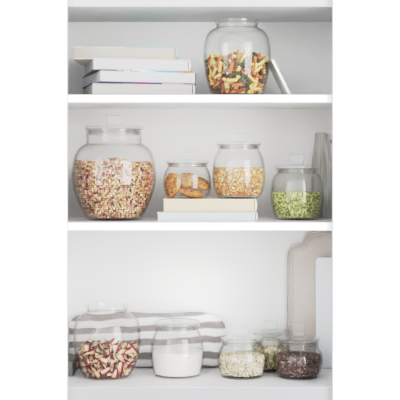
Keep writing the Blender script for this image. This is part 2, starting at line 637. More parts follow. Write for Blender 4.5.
def flour_heap(name, label, cat, root, rin, base, top, mat):
    nn = 96
    prof = []
    zs = np.linspace(base + 0.0005, top, 24)
    verts, faces = [], []
    rows = []
    for z in zs:
        r = float(rin(z)) - 0.0006
        rows.append([(r * math.cos(2 * PI * i / nn), r * math.sin(2 * PI * i / nn), z) for i in range(nn)])
    R = float(rin(top)) - 0.0006
    for q in np.linspace(0.97, 0.03, 18):
        row = []
        for i in range(nn):
            a = 2 * PI * i / nn
            x, y = R * q * math.cos(a), R * q * math.sin(a)
            h = 0.006 * (1 - q ** 2) + 0.0022 * math.sin(90 * x + 1) * math.cos(110 * y) + 0.0012 * math.sin(260 * x + 140 * y)
            row.append((x, y, top + h * min(1, (1 - q) * 8)))
        rows.append(row)
    for i in range(nn):                                  # uneven level where it meets the glass
        a = 2 * PI * i / nn
        dz = 0.0018 * math.sin(3 * a + 1) + 0.001 * math.sin(11 * a)
        for k in (22, 23):
            x, y, z = rows[k][i]; rows[k][i] = (x, y, z + dz)
    verts = [p for row in rows for p in row]
    for j in range(len(rows) - 1):
        for i in range(nn):
            k = (i + 1) % nn
            faces.append((j * nn + i, j * nn + k, (j + 1) * nn + k)); faces.append((j * nn + i, (j + 1) * nn + k, (j + 1) * nn + i))
    c = len(verts); verts.append((0, 0, top + 0.006))
    L = (len(rows) - 1) * nn
    for i in range(nn):
        faces.append((L + i, L + (i + 1) % nn, c))
    c = len(verts); verts.append((0, 0, base + 0.0005))
    for i in range(nn):
        faces.append(((i + 1) % nn, i, c))
    o = obj_from_np(name, verts, faces, mat)
    o.location = root.location
    tag(o, label, cat, kind='stuff')
    return o


# ------------------------------------------------------------------ loose pieces settling in a jar
def pack(n, half, rad, rin, base, top_fn, iters=140, depth=4.4, seed=1, gap=0.006):
    """Pieces as short capsules of three balls, strewn through the outer layers of the heap and
    pushed apart until they lie against the glass, the base and one another."""
    g = np.random.default_rng(seed)
    pts = []
    rm = float(rin(base + 0.06))
    while len(pts) < n:
        x, y = g.uniform(-rm, rm, 2)
        t = top_fn(x, y)
        z = g.uniform(base + rad, t - rad * 0.6)
        r = math.hypot(x, y); R = float(rin(z))
        if r > R - rad * 1.1:
            continue
        if r < R - depth * rad and z < t - depth * rad:
            continue
        pts.append((x, y, z))
    c = np.array(pts)
    ax = g.normal(size=(n, 3)); ax[:, 2] *= 0.8
    ax /= np.linalg.norm(ax, axis=1)[:, None]
    off = np.array([-half, 0.0, half])
    P = c[:, None, :] + ax[:, None, :] * off[None, :, None]
    ids = np.repeat(np.arange(n), 3)
    for it in range(iters):
        P[..., 2] -= 0.00012
        Q = P.reshape(-1, 3)
        d2 = ((Q ** 2).sum(1)[:, None] + (Q ** 2).sum(1)[None] - 2 * Q @ Q.T)
        ii, jj = np.nonzero(np.triu(d2 < (2 * rad) ** 2, 1))
        k = ids[ii] != ids[jj]
        ii, jj = ii[k], jj[k]
        dv = Q[ii] - Q[jj]
        dist = np.linalg.norm(dv, axis=1) + 1e-9
        push = dv / dist[:, None] * ((2 * rad - dist) * 0.5)[:, None] * 0.5
        np.add.at(Q, ii, push); np.add.at(Q, jj, -push)
        r = np.hypot(Q[:, 0], Q[:, 1]); lim = rin(Q[:, 2]) - gap
        f = np.where(r > lim, lim / np.maximum(r, 1e-9), 1.0)
        Q[:, 0] *= f; Q[:, 1] *= f
        tp = np.array([top_fn(a, b) for a, b in Q[:, :2]])
        Q[:, 2] = np.minimum(Q[:, 2], tp + rad * 0.4)
        Q[:, 2] = np.maximum(Q[:, 2], base + rad + 0.0005)
        P = Q.reshape(n, 3, 3)
        c = P.mean(1); ax = P[:, 2] - P[:, 0]
        ax /= np.linalg.norm(ax, axis=1)[:, None] + 1e-9
        P = c[:, None, :] + ax[:, None, :] * off[None, :, None]
    return c, ax


def in_view(c, ax, half, rad, root, sides=(0.0, -0.5, 0.5), grid=0.0022, need=10):
    """Which pieces can be seen from the camera's place or half a step to either side."""
    n = len(c)
    seen = np.zeros(n, int)
    L = np.array(root.location)
    us = np.linspace(-half, half, 7)
    for sx in sides:
        eye = np.array([sx, -D, EYE]) - L
        w = -eye / np.linalg.norm(eye)
        rt = np.cross(w, [0, 0, 1]); rt /= np.linalg.norm(rt); up = np.cross(rt, w)
        buf, own = {}, {}
        for i in range(n):
            for u in us:
                p = c[i] + ax[i] * u
                x, y, dpt = p @ rt, p @ up, p @ w
                k = int(rad * 0.9 / grid) + 1
                for a in range(-k, k + 1):
                    for b in range(-k, k + 1):
                        q = (a * a + b * b) * grid * grid
                        if q > (rad * 0.9) ** 2:
                            continue
                        key = (round(x / grid) + a, round(y / grid) + b)
                        dd = dpt - math.sqrt((rad * 0.9) ** 2 - q)
                        if dd < buf.get(key, 9e9):
                            buf[key] = dd; own[key] = i
        cnt = np.bincount(np.array(list(own.values())), minlength=n)
        seen = np.maximum(seen, cnt if sx == 0.0 else cnt)
        if sx == 0.0:
            main = cnt
    return seen >= need, main


def scatter(name, meshes, labels, group, cat, c, ax, keep, root, pick):
    for i in range(len(c)):
        if not keep[i]:
            continue
        k = pick[i]
        o = bpy.data.objects.new(name, meshes[k])
        COL.objects.link(o)
        q = Vector(ax[i]).to_track_quat('X', 'Z')
        o.rotation_mode = 'QUATERNION'
        from mathutils import Quaternion
        o.rotation_quaternion = q @ Quaternion((1, 0, 0), rng.uniform(0, 2 * PI))
        o.location = Vector(c[i]) + root.location
        tag(o, labels[k], cat, group[k])


# =================================================================== SHELF TWO (upper bay)
Yp = 0.125
pj, prin, pbase, ps = jar('glass_jar', 'wide open-topped glass jar of spiral pasta on the upper shelf', 237, Yp, Z2,
    [(22.5, 97.5), (25.0, 95.4), (27.0, 91), (29.2, 84), (31.6, 75), (33.3, 65), (33.7, 55), (33.1, 45), (31, 36.5), (26.8, 31), (21.6, 28.2)],
    (20.6, 23.5), (21.9, 20.0), emblem=(232, 49, 14, 13, 7))


def fusilli_mesh(name, L=0.0285, r0=0.0029, r1=0.0028, turns=1.25, mat=None):
    bm = bmesh.new()
    nz, na = 28, 18
    rings = []
    for j in range(nz + 1):
        u = j / nz
        x = (u - 0.5) * L
        e = min(1, min(u, 1 - u) * 9)
        ring = []
        for i in range(na):
            a = 2 * PI * i / na
            r = r0 + r1 * (math.cos(3 * a) if True else 0)
            r = max(0.0012, r) * (0.75 + 0.25 * e)
            b = a + turns * 2 * PI * u / 1.0 * 1.0
            ring.append(bm.verts.new((x, r * math.cos(b), r * math.sin(b))))
        rings.append(ring)
    for a, b in zip(rings[:-1], rings[1:]):
        for i in range(na):
            k = (i + 1) % na
            bm.faces.new((a[i], a[k], b[k], b[i]))
    bm.faces.new(list(reversed(rings[0]))); bm.faces.new(rings[-1])
    bmesh.ops.recalc_face_normals(bm, faces=bm.faces)
    me = bpy.data.meshes.new(name)
    bm.to_mesh(me); bm.free()
    me.polygons.foreach_set('use_smooth', [True] * len(me.polygons))
    me.materials.append(mat)
    return me


pasta_cols = [('orange', (214, 120, 58)), ('yellow', (236, 194, 104)), ('green', (88, 88, 46)), ('reddish', (170, 82, 52))]
pmeshes = [fusilli_mesh('spiral_pasta_' + n, mat=plain('pasta_' + n, soft(c, 0.32), 0.5, 0.15, 150, spec=0.35)) for n, c in pasta_cols]
half, rad = 0.0092, 0.0049
N = 390


def ptop(x, y):
    return (ROW[pj.name] - 53.5) * ps + 0.022 * math.exp(-(x * x + y * y) / 0.0022) + 0.003 * math.sin(50 * x)


c, ax = pack(N, half, rad, prin, pbase, ptop, seed=4)
keep, _ = in_view(c, ax, half, rad, pj, need=6)
pick = rng.choice(4, N, p=[0.30, 0.36, 0.22, 0.12])
scatter('spiral_pasta', pmeshes,
        ['%s spiral pasta piece inside the open jar on the upper shelf' % n for n, _ in pasta_cols],
        ['%s spiral pasta in the open jar' % n for n, _ in pasta_cols], 'pasta', c, ax, keep, pj, pick)
print('fusilli kept', int(keep.sum()), 'top', c[:, 2].max())


# books
def book(label, corner_px, right_px, Yc, theta, base_z, h, L, pages, cover_bot, cover_top, spine, group, name='book', ov=0.002):
    """Fore edge to the front; spine at the right end. Root at the corner nearest the camera."""
    X = wx(corner_px, Yc)
    # right end on the rotated front edge
    W = 0.0
    for _ in range(3):
        Yr = Yc + W * math.sin(theta)
        W = (wx(right_px, Yr) - X) / math.cos(theta)
    root = thing(name, label, 'book', (X, Yc, base_z), theta, group)
    tcv = 0.0022
    bm = bmesh.new()
    add_box(bm, ov, W - 0.004, ov, L - ov, tcv + 0.0001, h - tcv - 0.0001, 0.0006)
    obj_from_bm('page_block', bm, pages, root, smooth=False)
    bm = bmesh.new(); add_box(bm, 0, W, 0, L, 0, tcv, 0.0006)
    obj_from_bm('back_cover', bm, cover_bot, root, smooth=False)
    bm = bmesh.new(); add_box(bm, 0, W, 0, L, h - tcv, h, 0.0006)
    obj_from_bm('front_cover', bm, cover_top, root, smooth=False)
    bm = bmesh.new()
    n = 10
    pts = [(W - 0.003 + 0.0055 * math.sin(PI * i / n), h / 2 - (h / 2 - 0.0004) * math.cos(PI * i / n)) for i in range(n + 1)]
    a = [bm.verts.new((x, 0.0, z)) for x, z in pts]; b = [bm.verts.new((x, L, z)) for x, z in pts]
    for i in range(n):
        bm.faces.new((a[i], a[i + 1], b[i + 1], b[i]))
    bm.faces.new(list(reversed(a))); bm.faces.new(b)
    bmesh.ops.recalc_face_normals(bm, faces=bm.faces)
    obj_from_bm('spine', bm, spine, root, smooth=False)
    return root


pg_white = page_mat('pages_white', (202, 203, 209), 0.06)
pg_grey = page_mat('pages_pale', (186, 183, 180), 0.07)
pg_cream = page_mat('pages_cream', (212, 197, 165), 0.05)
pg_warm = page_mat('pages_warm', (184, 178, 170), 0.04)
cv_cream = plain('cover_cream', (190, 184, 176), 0.4, 0.04)
cv_white = plain('cover_white', (205, 206, 212), 0.4, 0.02)
cv_navy = plain('cover_navy', (88, 92, 122), 0.4, 0.1)
cv_dark = plain('cover_dark_grey', (104, 102, 104), 0.4, 0.08)
cv_orange = band_mat('cover_orange', [(0, (226, 220, 210)), (0.45, (228, 178, 96))])
cv_mint = band_mat('cover_mint', [(0, (232, 228, 220)), (0.10, (214, 196, 182)), (0.22, (208, 203, 194)), (0.50, (140, 192, 172))])
cv_multi = band_mat('cover_multi', [(0, (120, 112, 104)), (0.24, (226, 226, 230)), (0.30, (150, 176, 96)), (0.40, (226, 226, 230)), (0.55, (128, 198, 190)), (0.72, (140, 182, 220)), (0.86, (206, 148, 96))])
cv_red = band_mat('cover_red', [(0, (98, 92, 98)), (0.30, (120, 116, 150)), (0.40, (178, 52, 82)), (0.56, (86, 74, 118)), (0.68, (206, 178, 150)), (0.9, (150, 120, 110))])
cv_spot = band_mat('cover_spot', [(0, (200, 196, 190)), (0.1, (96, 92, 84)), (0.2, (226, 224, 220)), (0.38, (150, 140, 84)), (0.46, (226, 224, 220))])
bg = 'books stacked on the upper shelf'
h1 = (94.6 - 81.6) * mpp(0.03); h2 = 12.2 * mpp(0.03); h3 = 12.0 * mpp(0.03); h4 = 12.2 * mpp(0.1)
zb = Z2
book('bottom book of the stack, pale pages and a red and purple cover edge', 92, 194, 0.025, math.radians(12), zb, h1, 0.22, pg_grey, cv_spot, cv_red, cv_cream, bg); zb += h1 + .0002
book('second book up with navy lower cover and dark grey spine', 100, 197, 0.018, math.radians(17), zb, h2, 0.235, pg_white, cv_navy, cv_multi, cv_dark, bg); zb += h2 + .0002
book('third book up in the stack with white pages and pale cover', 93, 190, 0.025, math.radians(12), zb, h3, 0.215, pg_white, cv_multi, cv_white, cv_white, bg); zb += h3 + .0002
book('topmost book of the stack with mint green upper and orange lower cover', 73, 176.5, 0.06, math.radians(1), zb, h4, 0.17, pg_warm, cv_orange, cv_mint, plain('spine_mint', (140, 186, 168), 0.5), bg)

# slim white notebook leaning on the pasta jar
Yl = 0.08
xa, za = wx(293.5, Yl), Z2
ang = math.atan2((293.5 - 275.0), (93.0 - 55.5))
Hn = math.hypot(18.5, 37.5) * mpp(Yl)
nb = thing('notebook', 'slim white notebook leaning towards the open pasta jar', 'notebook', (xa - 0.004, Yl, za + 0.0006), 0)
nb.rotation_euler = (0, -ang, 0)
bm = bmesh.new(); add_box(bm, -0.0045, 0.0002, 0.001, 0.139, 0.003, Hn - 0.001, 0.0005)
obj_from_bm('page_block', bm, page_mat('notebook_pages', (240, 240, 238), 0.02, 40), nb, smooth=False)
bm = bmesh.new(); add_box(bm, 0.0003, 0.0013, 0, 0.14, 0.002, Hn, 0.0004)
obj_from_bm('back_cover', bm, plain('notebook_grey', (196, 194, 188), 0.6, 0.05), nb, smooth=False)
bm = bmesh.new(); add_box(bm, -0.0060, -0.0046, 0, 0.14, 0.0015, Hn, 0.0004)
obj_from_bm('front_cover', bm, plain('notebook_white', (236, 236, 234), 0.6, 0.02), nb, smooth=False)

# =================================================================== SHELF THREE (middle bay)
Yb = 0.13
bj, brin, bbase, bs = jar('glass_jar', 'largest glass jar, half filled with mixed red and tan beans', 114, Yb, Z3,
    [(23.5, 220.8), (26.5, 219), (31.5, 211), (37, 199), (40.8, 187), (41.9, 177), (41.5, 167), (40, 158.5), (37.4, 151.5), (33, 146.6), (28.3, 143.6)],
    (27.6, 131.5), (28.3, 129.6), lid=dict(flange=(29.5, 126.4, 129.4), knob=(8, 115.5), plug=0.014))


def btop(x, y):
    return 0.148 + 0.006 * math.exp(-((x) ** 2 + (y + .05) ** 2) / 0.002) + 0.003 * math.sin(60 * x + 1) - 0.02 * y


bean = island_mat('mixed_beans_mat', [(0, (190, 146, 96)), (0.30, (208, 172, 124)), (0.48, (164, 116, 70)), (0.64, (178, 84, 84)), (0.73, (204, 136, 126)), (0.82, (130, 42, 52)), (0.88, (224, 204, 174)), (0.94, (78, 60, 56))], 0.45, 0.4)
heap('mixed_beans', 'mixed tan, pink and red beans filling the largest jar', 'beans', bj, brin, bbase, btop, 0.0036, (0.0047, 0.0034, 0.0031), bean, 2)

# books under the small jars
z = Z3
hb1 = 9.2 * mpp(0.04); hb2 = 13.0 * mpp(0.05)
book('white book with pale pages lying flat on the middle shelf, lower of the pair', 157, 257, 0.035, 0.0, z, hb1, 0.19, page_mat('pages_blue_white', (202, 203, 211), 0.03), cv_white, cv_white, cv_cream, 'books under the cookie jar')
z += hb1 + .0002
b2 = book('thick cream-paged book under the cookie jar, upper of the pair', 163, 256, 0.045, 0.0, z, hb2, 0.185, pg_cream, plain('cover_khaki', (196, 186, 160), 0.5, 0.05), plain('cover_tan', (226, 216, 192), 0.5, 0.03), plain('spine_khaki', (226, 214, 186), 0.5, 0.05), 'books under the cookie jar')
zt2 = z + hb2 + 0.0002

cj, crin, cbase, cs = jar('glass_jar', 'smallest lidded jar with cookies standing on the cream book', 187.3, 0.125, zt2,
    [(18.5, 199.2), (20.6, 197.6), (22.8, 192), (24.0, 184), (23.8, 177), (22.4, 171.5), (20.6, 168)],
    (20.0, 164.2), (20.6, 163.2), lid=dict(flange=(21.7, 160.3, 163), knob=(5.0, 151.8), plug=0.010))
kj, krin, kbase, ks = jar('glass_jar', 'lidded jar of cracked corn standing on the cream book', 238.6, 0.125, zt2,
    [(18.5, 199.2), (21, 197.6), (24, 191), (26.2, 182), (26.6, 173), (25.9, 164.5), (24.2, 157), (21.5, 151.5)],
    (20.8, 147), (21.5, 145), lid=dict(flange=(23.0, 142.2, 144.8), knob=(7.6, 133.6), plug=0.011))
ktop = (ROW[kj.name] - 168.3) * ks
corn = island_mat('corn_mat', [(0, (212, 150, 84)), (0.32, (222, 178, 122)), (0.54, (198, 124, 66)), (0.70, (232, 208, 170)), (0.82, (170, 108, 60)), (0.90, (138, 138, 106)), (0.955, (208, 138, 114))], 0.5, 0.35)
heap('cracked_corn', 'orange and cream cracked corn in the jar beside the cookies', 'corn', kj, krin, kbase, lambda x, y: ktop + 0.001 * math.sin(90 * x) - 0.003 * y, 0.0029, (0.0034, 0.0028, 0.0025), corn, 2)

ej, erin, ebase, es_ = jar('glass_jar', 'lidded jar of green split peas at the right of the middle shelf', 297, 0.14, Z3,
    [(19, 220.2), (21.3, 218.5), (24, 211), (26, 200), (26.2, 191), (25.6, 183), (23.9, 177.2), (21.2, 174)],
    (20.4, 171), (21, 169.2), lid=dict(flange=(22.2, 165.2, 168.8), knob=(7.6, 154.5), plug=0.012))
etop = (ROW[ej.name] - 192.3) * es_
pea = island_mat('pea_mat', [(0, (160, 166, 84)), (0.28, (190, 192, 116)), (0.5, (126, 138, 60)), (0.70, (212, 210, 150)), (0.86, (92, 108, 42))], 0.5, 0.35)
heap('split_peas', 'green split peas filling half of the right-hand middle shelf jar', 'peas', ej, erin, ebase, lambda x, y: etop + 0.0015 * math.sin(80 * x + 1) - 0.003 * y, 0.0026, (0.0030, 0.0028, 0.0018), pea, 2)

# cookies
cookie_mat = plain('cookie_mat', (176, 130, 86), 0.8, 0.34, 110, 0.8, 160, 0.15)
nut_mat = plain('nut_mat', (96, 62, 38), 0.7, 0.25, 80, spec=0.2)


def cookie_mesh(seed, rx, ry, th):
    g = random.Random(seed)
    bm = bmesh.new()
    bmesh.ops.create_icosphere(bm, subdivisions=4, radius=1.0)
    ph = [g.uniform(0, 6) for _ in range(8)]
    for v in bm.verts:
        p = v.co
        a = math.atan2(p.y, p.x)
        e = 1 + 0.05 * math.sin(3 * a + ph[0]) + 0.035 * math.sin(7 * a + ph[1])
        b = 1 + 0.06 * math.sin(9 * p.x + ph[2]) * math.sin(8 * p.y + ph[3]) + 0.05 * math.sin(17 * p.x + ph[4]) * math.cos(15 * p.y + ph[5])
        zz = math.copysign(abs(p.z) ** 0.75, p.z)
        v.co = Vector((p.x * rx * e, p.y * ry * e, zz * th * b * (0.9 if p.z < 0 else 1.0)))
    return bm


def cookie(label, px, py, Y, rot, seed, rx=0.028, ry=0.025, th=0.0105):
    root = thing('cookie', label, 'cookie', (wx(px, Y), Y, wz(py, Y)), 0, 'cookies in the smallest jar')
    root.rotation_euler = rot
    obj_from_bm('biscuit', cookie_mesh(seed, rx, ry, th), cookie_mat, root)
    g = random.Random(seed + 50)
    bm = bmesh.new()
    for k in range(30):
        a, q = g.uniform(0, 2 * PI), math.sqrt(g.uniform(0, 0.75))
        x, y = rx * q * math.cos(a), ry * q * math.sin(a)
        sgn = g.choice((1, -1, 1))
        zz = sgn * th * (max(0.0, 1 - q * q) ** 0.375) * 0.96
        r = bmesh.ops.create_icosphere(bm, subdivisions=1, radius=1.0)
        mt = Matrix.Translation((x, y, zz)) @ Euler((g.uniform(0, 3), g.uniform(0, 3), g.uniform(0, 3))).to_matrix().to_4x4() @ Matrix.Diagonal((g.uniform(.0018, .0034), .0018, .0015, 1))
        bmesh.ops.transform(bm, matrix=mt, verts=r['verts'])
    obj_from_bm('nut_topping', bm, nut_mat, root)['label'] = 'dark nut pieces'
    return root


cookie('cookie standing on edge at the left side of its jar', 172.6, 184.9, 0.110, (math.radians(88), math.radians(8), math.radians(-40)), 1, 0.0235, 0.032, 0.0120)
cookie('lowest cookie lying nearly flat at the front of the jar', 191.8, 193.0, 0.108, (math.radians(14), math.radians(9), 0.4), 2, 0.033, 0.026, 0.0115)
cookie('cookie tilted behind the standing one, upper centre of the jar', 186.0, 180.6, 0.136, (math.radians(38), math.radians(-14), 0.2), 3, 0.029, 0.0265, 0.0115)
cookie('cookie resting against the right side of its jar', 201.6, 184.0, 0.128, (math.radians(24), math.radians(26), 0.1), 4, 0.0235, 0.026, 0.0110)

# grey weathered paddle board and white platter at the right
Yq = 0.206
q = mpp(Yq)
t = thing('paddle_board', 'grey weathered wooden paddle board leaning behind the pea jar', 'cutting board', (wx(321.3, Yq), Yq, Z3), 0)
right_o = [(0, 132.0), (4.6, 132.2), (5.8, 133.6), (6.1, 140), (6.6, 148), (7.8, 156), (9.8, 164), (12.6, 173), (17, 184), (22, 196), (24, 208), (23, 218)]
left_o = [(-4.2, 132.2), (-5.2, 133.6), (-5.7, 140), (-6.6, 148), (-7.8, 156), (-8.8, 164), (-9.2, 173), (-9.2, 196), (-9, 208), (-8.6, 218)]
zbot = HZ + (EYE - Z3) / q
pts = [(x * q, (zbot - y) * q) for x, y in catmull(right_o, 4)] + [(x * q, (zbot - y) * q) for x, y in reversed(catmull(left_o, 4))]
pts = [(x, max(zz, 0.0)) for x, zz in pts]
bm = bmesh.new()
vs = [bm.verts.new((x, 0, zz + 0.0006)) for x, zz in pts]
f = bm.faces.new(vs)
r = bmesh.ops.extrude_face_region(bm, geom=[f])
for v in r['geom']:
    if isinstance(v, bmesh.types.BMVert):
        v.co.y += 0.012
bmesh.ops.recalc_face_normals(bm, faces=bm.faces)
o = obj_from_bm('board', bm, plain('weathered_wood', (182, 180, 176), 0.8, 0.34, 22, 0.4, 60, 0.1, stretch=(9, 9, 0.45)), t, smooth=False)
t.rotation_euler = (math.radians(-4), 0, 0)

Yv = 0.247
qv = mpp(Yv)
t = thing('serving_board', 'white enamel serving board standing behind the grey paddle board', 'serving board', (wx(325.5, Yv), Yv, Z3 + 0.0005), 0)
Hv = (HZ + (EYE - Z3) / qv - 131.0) * qv
Wv = 40 * qv
pts = []
for (cx_, cz_, a0, rr_) in ((0.012, Hv - 0.012, PI / 2, 0.012), (0.006, 0.006, PI, 0.006), (Wv - 0.006, 0.006, PI * 1.5, 0.006), (Wv - 0.012, Hv - 0.012, 0, 0.012)):
    for k in range(7):
        a = a0 + k / 6 * PI / 2
        pts.append((cx_ + rr_ * math.cos(a), cz_ + rr_ * math.sin(a)))
bm = bmesh.new()
a_ = [bm.verts.new((x, 0, zz)) for x, zz in pts]; b_ = [bm.verts.new((x, 0.008, zz)) for x, zz in pts]
bm.faces.new(a_); bm.faces.new(list(reversed(b_)))
for i in range(len(pts)):
    j = (i + 1) % len(pts)
    bm.faces.new((a_[i], a_[j], b_[j], b_[i]))
bmesh.ops.recalc_face_normals(bm, faces=bm.faces)
bmesh.ops.bevel(bm, geom=[e for e in bm.edges if abs(e.verts[0].co.y - e.verts[1].co.y) < 1e-6], offset=0.0015, segments=2, affect='EDGES')
obj_from_bm('board', bm, plain('enamel_white', (250, 250, 250), 0.3, 0.01), t, smooth=False)
ex_, ez_ = 6.6 * qv, Hv - 10.5 * qv
bm = bmesh.new()
tube(bm, [(ex_ + 0.0036 * math.cos(a), -0.0006, ez_ + 0.0036 * math.sin(a)) for a in np.linspace(0, 2 * PI, 25)[:-1]], 0.0012, 6, True)
obj_from_bm('eyelet', bm, plain('eyelet_grey', (112, 116, 122), 0.35, 0.05), t)['label'] = 'grey ring around the hanging hole'

# =================================================================== SHELF FOUR (lowest bay)
Yr_ = 0.150
rj, rrin, rbase, rs_ = jar('glass_jar', 'open glass jar of red striped pasta at the left of the lowest shelf', 107, Yr_, Z4,
    [(20.5, 377.6), (23.4, 375.8), (27.5, 367), (31.2, 356), (33.3, 345), (33.7, 334), (32.6, 325), (30, 318.6), (25, 314.2), (20.8, 312.2)],
    (20.0, 308), (21.4, 304.6), emblem=(108, 337, 12, 10, 7))


def ribbon_mesh(name, seed, mat):
    g = random.Random(seed)
    L, Wd, T = 0.036, 0.0185, 0.0014
    nu, nv = 22, 10
    tw = g.uniform(1.0, 2.4) * g.choice((1, -1)); cup = g.uniform(0.35, 0.75); wav = g.uniform(0.0010, 0.0022); ph = g.uniform(0, 6)
    sh = g.uniform(-0.1, 0.1)
    mid = []
    for j in range(nu + 1):
        u = j / nu
        for i in range(nv + 1):
            v = i / nv - 0.5
            w = Wd * (0.72 + 0.28 * abs(2 * u - 1))
            th = cup * 2.2 * v
            y = w * math.sin(th) / (2.2 * cup) * 1.1
            zz = w * (math.cos(th) - 0.8) / (2.2 * cup) + wav * math.sin(u * 12 + ph) * (abs(v) * 2)
            a = tw * (u - 0.5)
            mid.append(((u - 0.5) * L, y * math.cos(a) - zz * math.sin(a), y * math.sin(a) + zz * math.cos(a), v + sh))
    P = np.array(mid)[:, :3]; vv = np.array(mid)[:, 3]
    grid = P.reshape(nu + 1, nv + 1, 3)
    du = np.gradient(grid, axis=0); dv = np.gradient(grid, axis=1)
    nrm = np.cross(du, dv); nrm /= np.linalg.norm(nrm, axis=2)[..., None] + 1e-12
    top = (grid + nrm * T / 2).reshape(-1, 3); bot = (grid - nrm * T / 2).reshape(-1, 3)
    verts = np.concatenate([top, bot]); n0 = len(top)
    fc = []
    idx = lambda j, i: j * (nv + 1) + i
    for j in range(nu):
        for i in range(nv):
            a, b, c_, d = idx(j, i), idx(j + 1, i), idx(j + 1, i + 1), idx(j, i + 1)
            fc.append((a, b, c_, d)); fc.append((n0 + d, n0 + c_, n0 + b, n0 + a))
    for j in range(nu):
        for i in (0, nv):
            a, b = idx(j, i), idx(j + 1, i); fc.append((a, b, n0 + b, n0 + a))
    for i in range(nv):
        for j in (0, nu):
            a, b = idx(j, i), idx(j, i + 1); fc.append((a, b, n0 + b, n0 + a))
    o = obj_from_np(name, verts, fc, mat)
    me = o.data
    bpy.data.objects.remove(o)
    ca = me.color_attributes.new('Col', 'FLOAT_COLOR', 'POINT')
    cream, red, pink = np.array(lin((224, 204, 170))), np.array(lin((128, 50, 66))), np.array(lin((200, 120, 120)))
    allv = np.concatenate([vv, vv])
    colr = np.where(((allv > 0.25) | (allv < -0.43))[:, None], red, np.where((allv > 0.15)[:, None], pink, cream))
    ca.data.foreach_set('color', colr.astype(np.float32).ravel())
    return me


rib = attr_mat('striped_pasta_mat', 0.55, 0.25)
rmeshes = [ribbon_mesh('striped_pasta_%s' % s, k, rib) for k, s in enumerate(('plain', 'curled', 'twisted', 'waved', 'open'))]
N2 = 225
half2, rad2 = 0.0112, 0.0062


def rtop(x, y):
    return (ROW[rj.name] - 343.5) * rs_ + 0.024 * math.exp(-((x - .002) ** 2 + (y + .03) ** 2) / 0.0012) + 0.003 * math.sin(60 * x)


c, ax = pack(N2, half2, rad2, rrin, rbase, rtop, seed=9, gap=0.0080, depth=5.0)
keep, _ = in_view(c, ax, half2, rad2 * 0.75, rj, need=5)
scatter('striped_pasta', rmeshes, ['cream and red striped ribbon pasta piece inside the open jar on the lowest shelf'] * 5,
        ['striped ribbon pasta in the lowest shelf jar'] * 5, 'pasta', c, ax, keep, rj, rng.choice(5, N2))
print('striped kept', int(keep.sum()), 'top', c[:, 2].max())

fj, frin, fbase, fs = jar('glass_jar', 'lidded jar of white flour in front of the striped towel', 177.3, 0.160, Z4,
    [(20.5, 376.8), (23, 375), (25.2, 367), (26.6, 355), (26.4, 346), (25.0, 338), (23.0, 333), (22, 331)],
    (21.6, 326.5), (22.2, 325), lid=dict(flange=(23.0, 321.0, 324.6), knob=(6.8, 311.2), plug=0.012))
flour_heap('flour', 'white flour filling half of the jar in front of the towel', 'flour', fj, frin, fbase, (ROW[fj.name] - 350.3) * fs,
           plain('flour_mat', (228, 223, 218), 0.95, 0.015, 60, 0.35, 240, 0.02))
oj, orin, obase, os_ = jar('glass_jar', 'lidded jar of rolled oats between the flour and the cloves', 242, 0.147, Z4,
    [(18.5, 377.2), (20.8, 375.4), (23.2, 368), (24.2, 360), (23.8, 353), (22.2, 348.5), (21, 346.6)],
    (20.6, 342), (21.0, 340.6), lid=dict(flange=(21.6, 336.6, 340.2), knob=(7.2, 327.0), plug=0.012))
otop = (ROW[oj.name] - 355.5) * os_
oat = island_mat('oat_mat', [(0, (204, 188, 158)), (0.35, (216, 203, 176)), (0.66, (190, 168, 132)), (0.82, (226, 216, 196)), (0.95, (166, 138, 102))], 0.8, 0.1)
heap('rolled_oats', 'pale rolled oats filling half of their jar', 'oats', oj, orin, obase, lambda x, y: otop + 0.004 * math.exp(-((x + .01) ** 2 + (y + .02) ** 2) / 0.0006) - 0.01 * y, 0.0028, (0.0040, 0.0034, 0.0010), oat, 3)
vj, vrin, vbase, vs_ = jar('glass_jar', 'lidded jar of dark brown cloves at the right of the lowest shelf', 298.2, 0.141, Z4,
    [(18, 377.2), (20.3, 375.4), (23, 368.5), (24.4, 361), (24.0, 354), (22.2, 350), (20.8, 348.4)],
    (20.2, 342.5), (20.6, 341), lid=dict(flange=(21.4, 337.2, 340.6), knob=(7.2, 322.6), plug=0.012))
vtop = (ROW[vj.name] - 355.5) * vs_
clove = island_mat('clove_mat', [(0, (66, 48, 44)), (0.25, (104, 76, 66)), (0.45, (44, 32, 30)), (0.70, (140, 100, 82)), (0.88, (182, 134, 108)), (0.95, (36, 27, 27))], 0.5, 0.4)
heap('whole_cloves', 'dark brown whole cloves heaped in the right-hand jar', 'spice', vj, vrin, vbase, lambda x, y: vtop + 0.005 * math.exp(-(x ** 2 + (y + .02) ** 2) / 0.0007) - 0.01 * y, 0.0026, (0.0048, 0.0018, 0.0018), clove, 3, bend=0.4)
nj, nrin, nbase, ns = jar('glass_jar', 'lidded jar of pistachios partly hidden behind the oats and cloves', 271, 0.233, Z4,
    [(14.5, 370.6), (16.3, 369.3), (18.0, 362), (18.6, 354), (18.2, 347), (17.2, 342), (16.6, 340)],
    (16.4, 336), (16.8, 334.8), lid=dict(flange=(18.0, 330.4, 334.4), knob=(6.6, 320.6), plug=0.010))
ntop = (ROW[nj.name] - 348.5) * ns
pist = island_mat('pistachio_mat', [(0, (196, 170, 128)), (0.3, (214, 194, 152)), (0.55, (170, 140, 100)), (0.72, (182, 190, 96)), (0.86, (136, 104, 76))], 0.6, 0.2)
heap('pistachio_nuts', 'tan and green pistachios in the jar at the back', 'nuts', nj, nrin, nbase, lambda x, y: ntop + 0.002 * math.sin(70 * x), 0.0044, (0.0062, 0.0042, 0.0040), pist, 2)

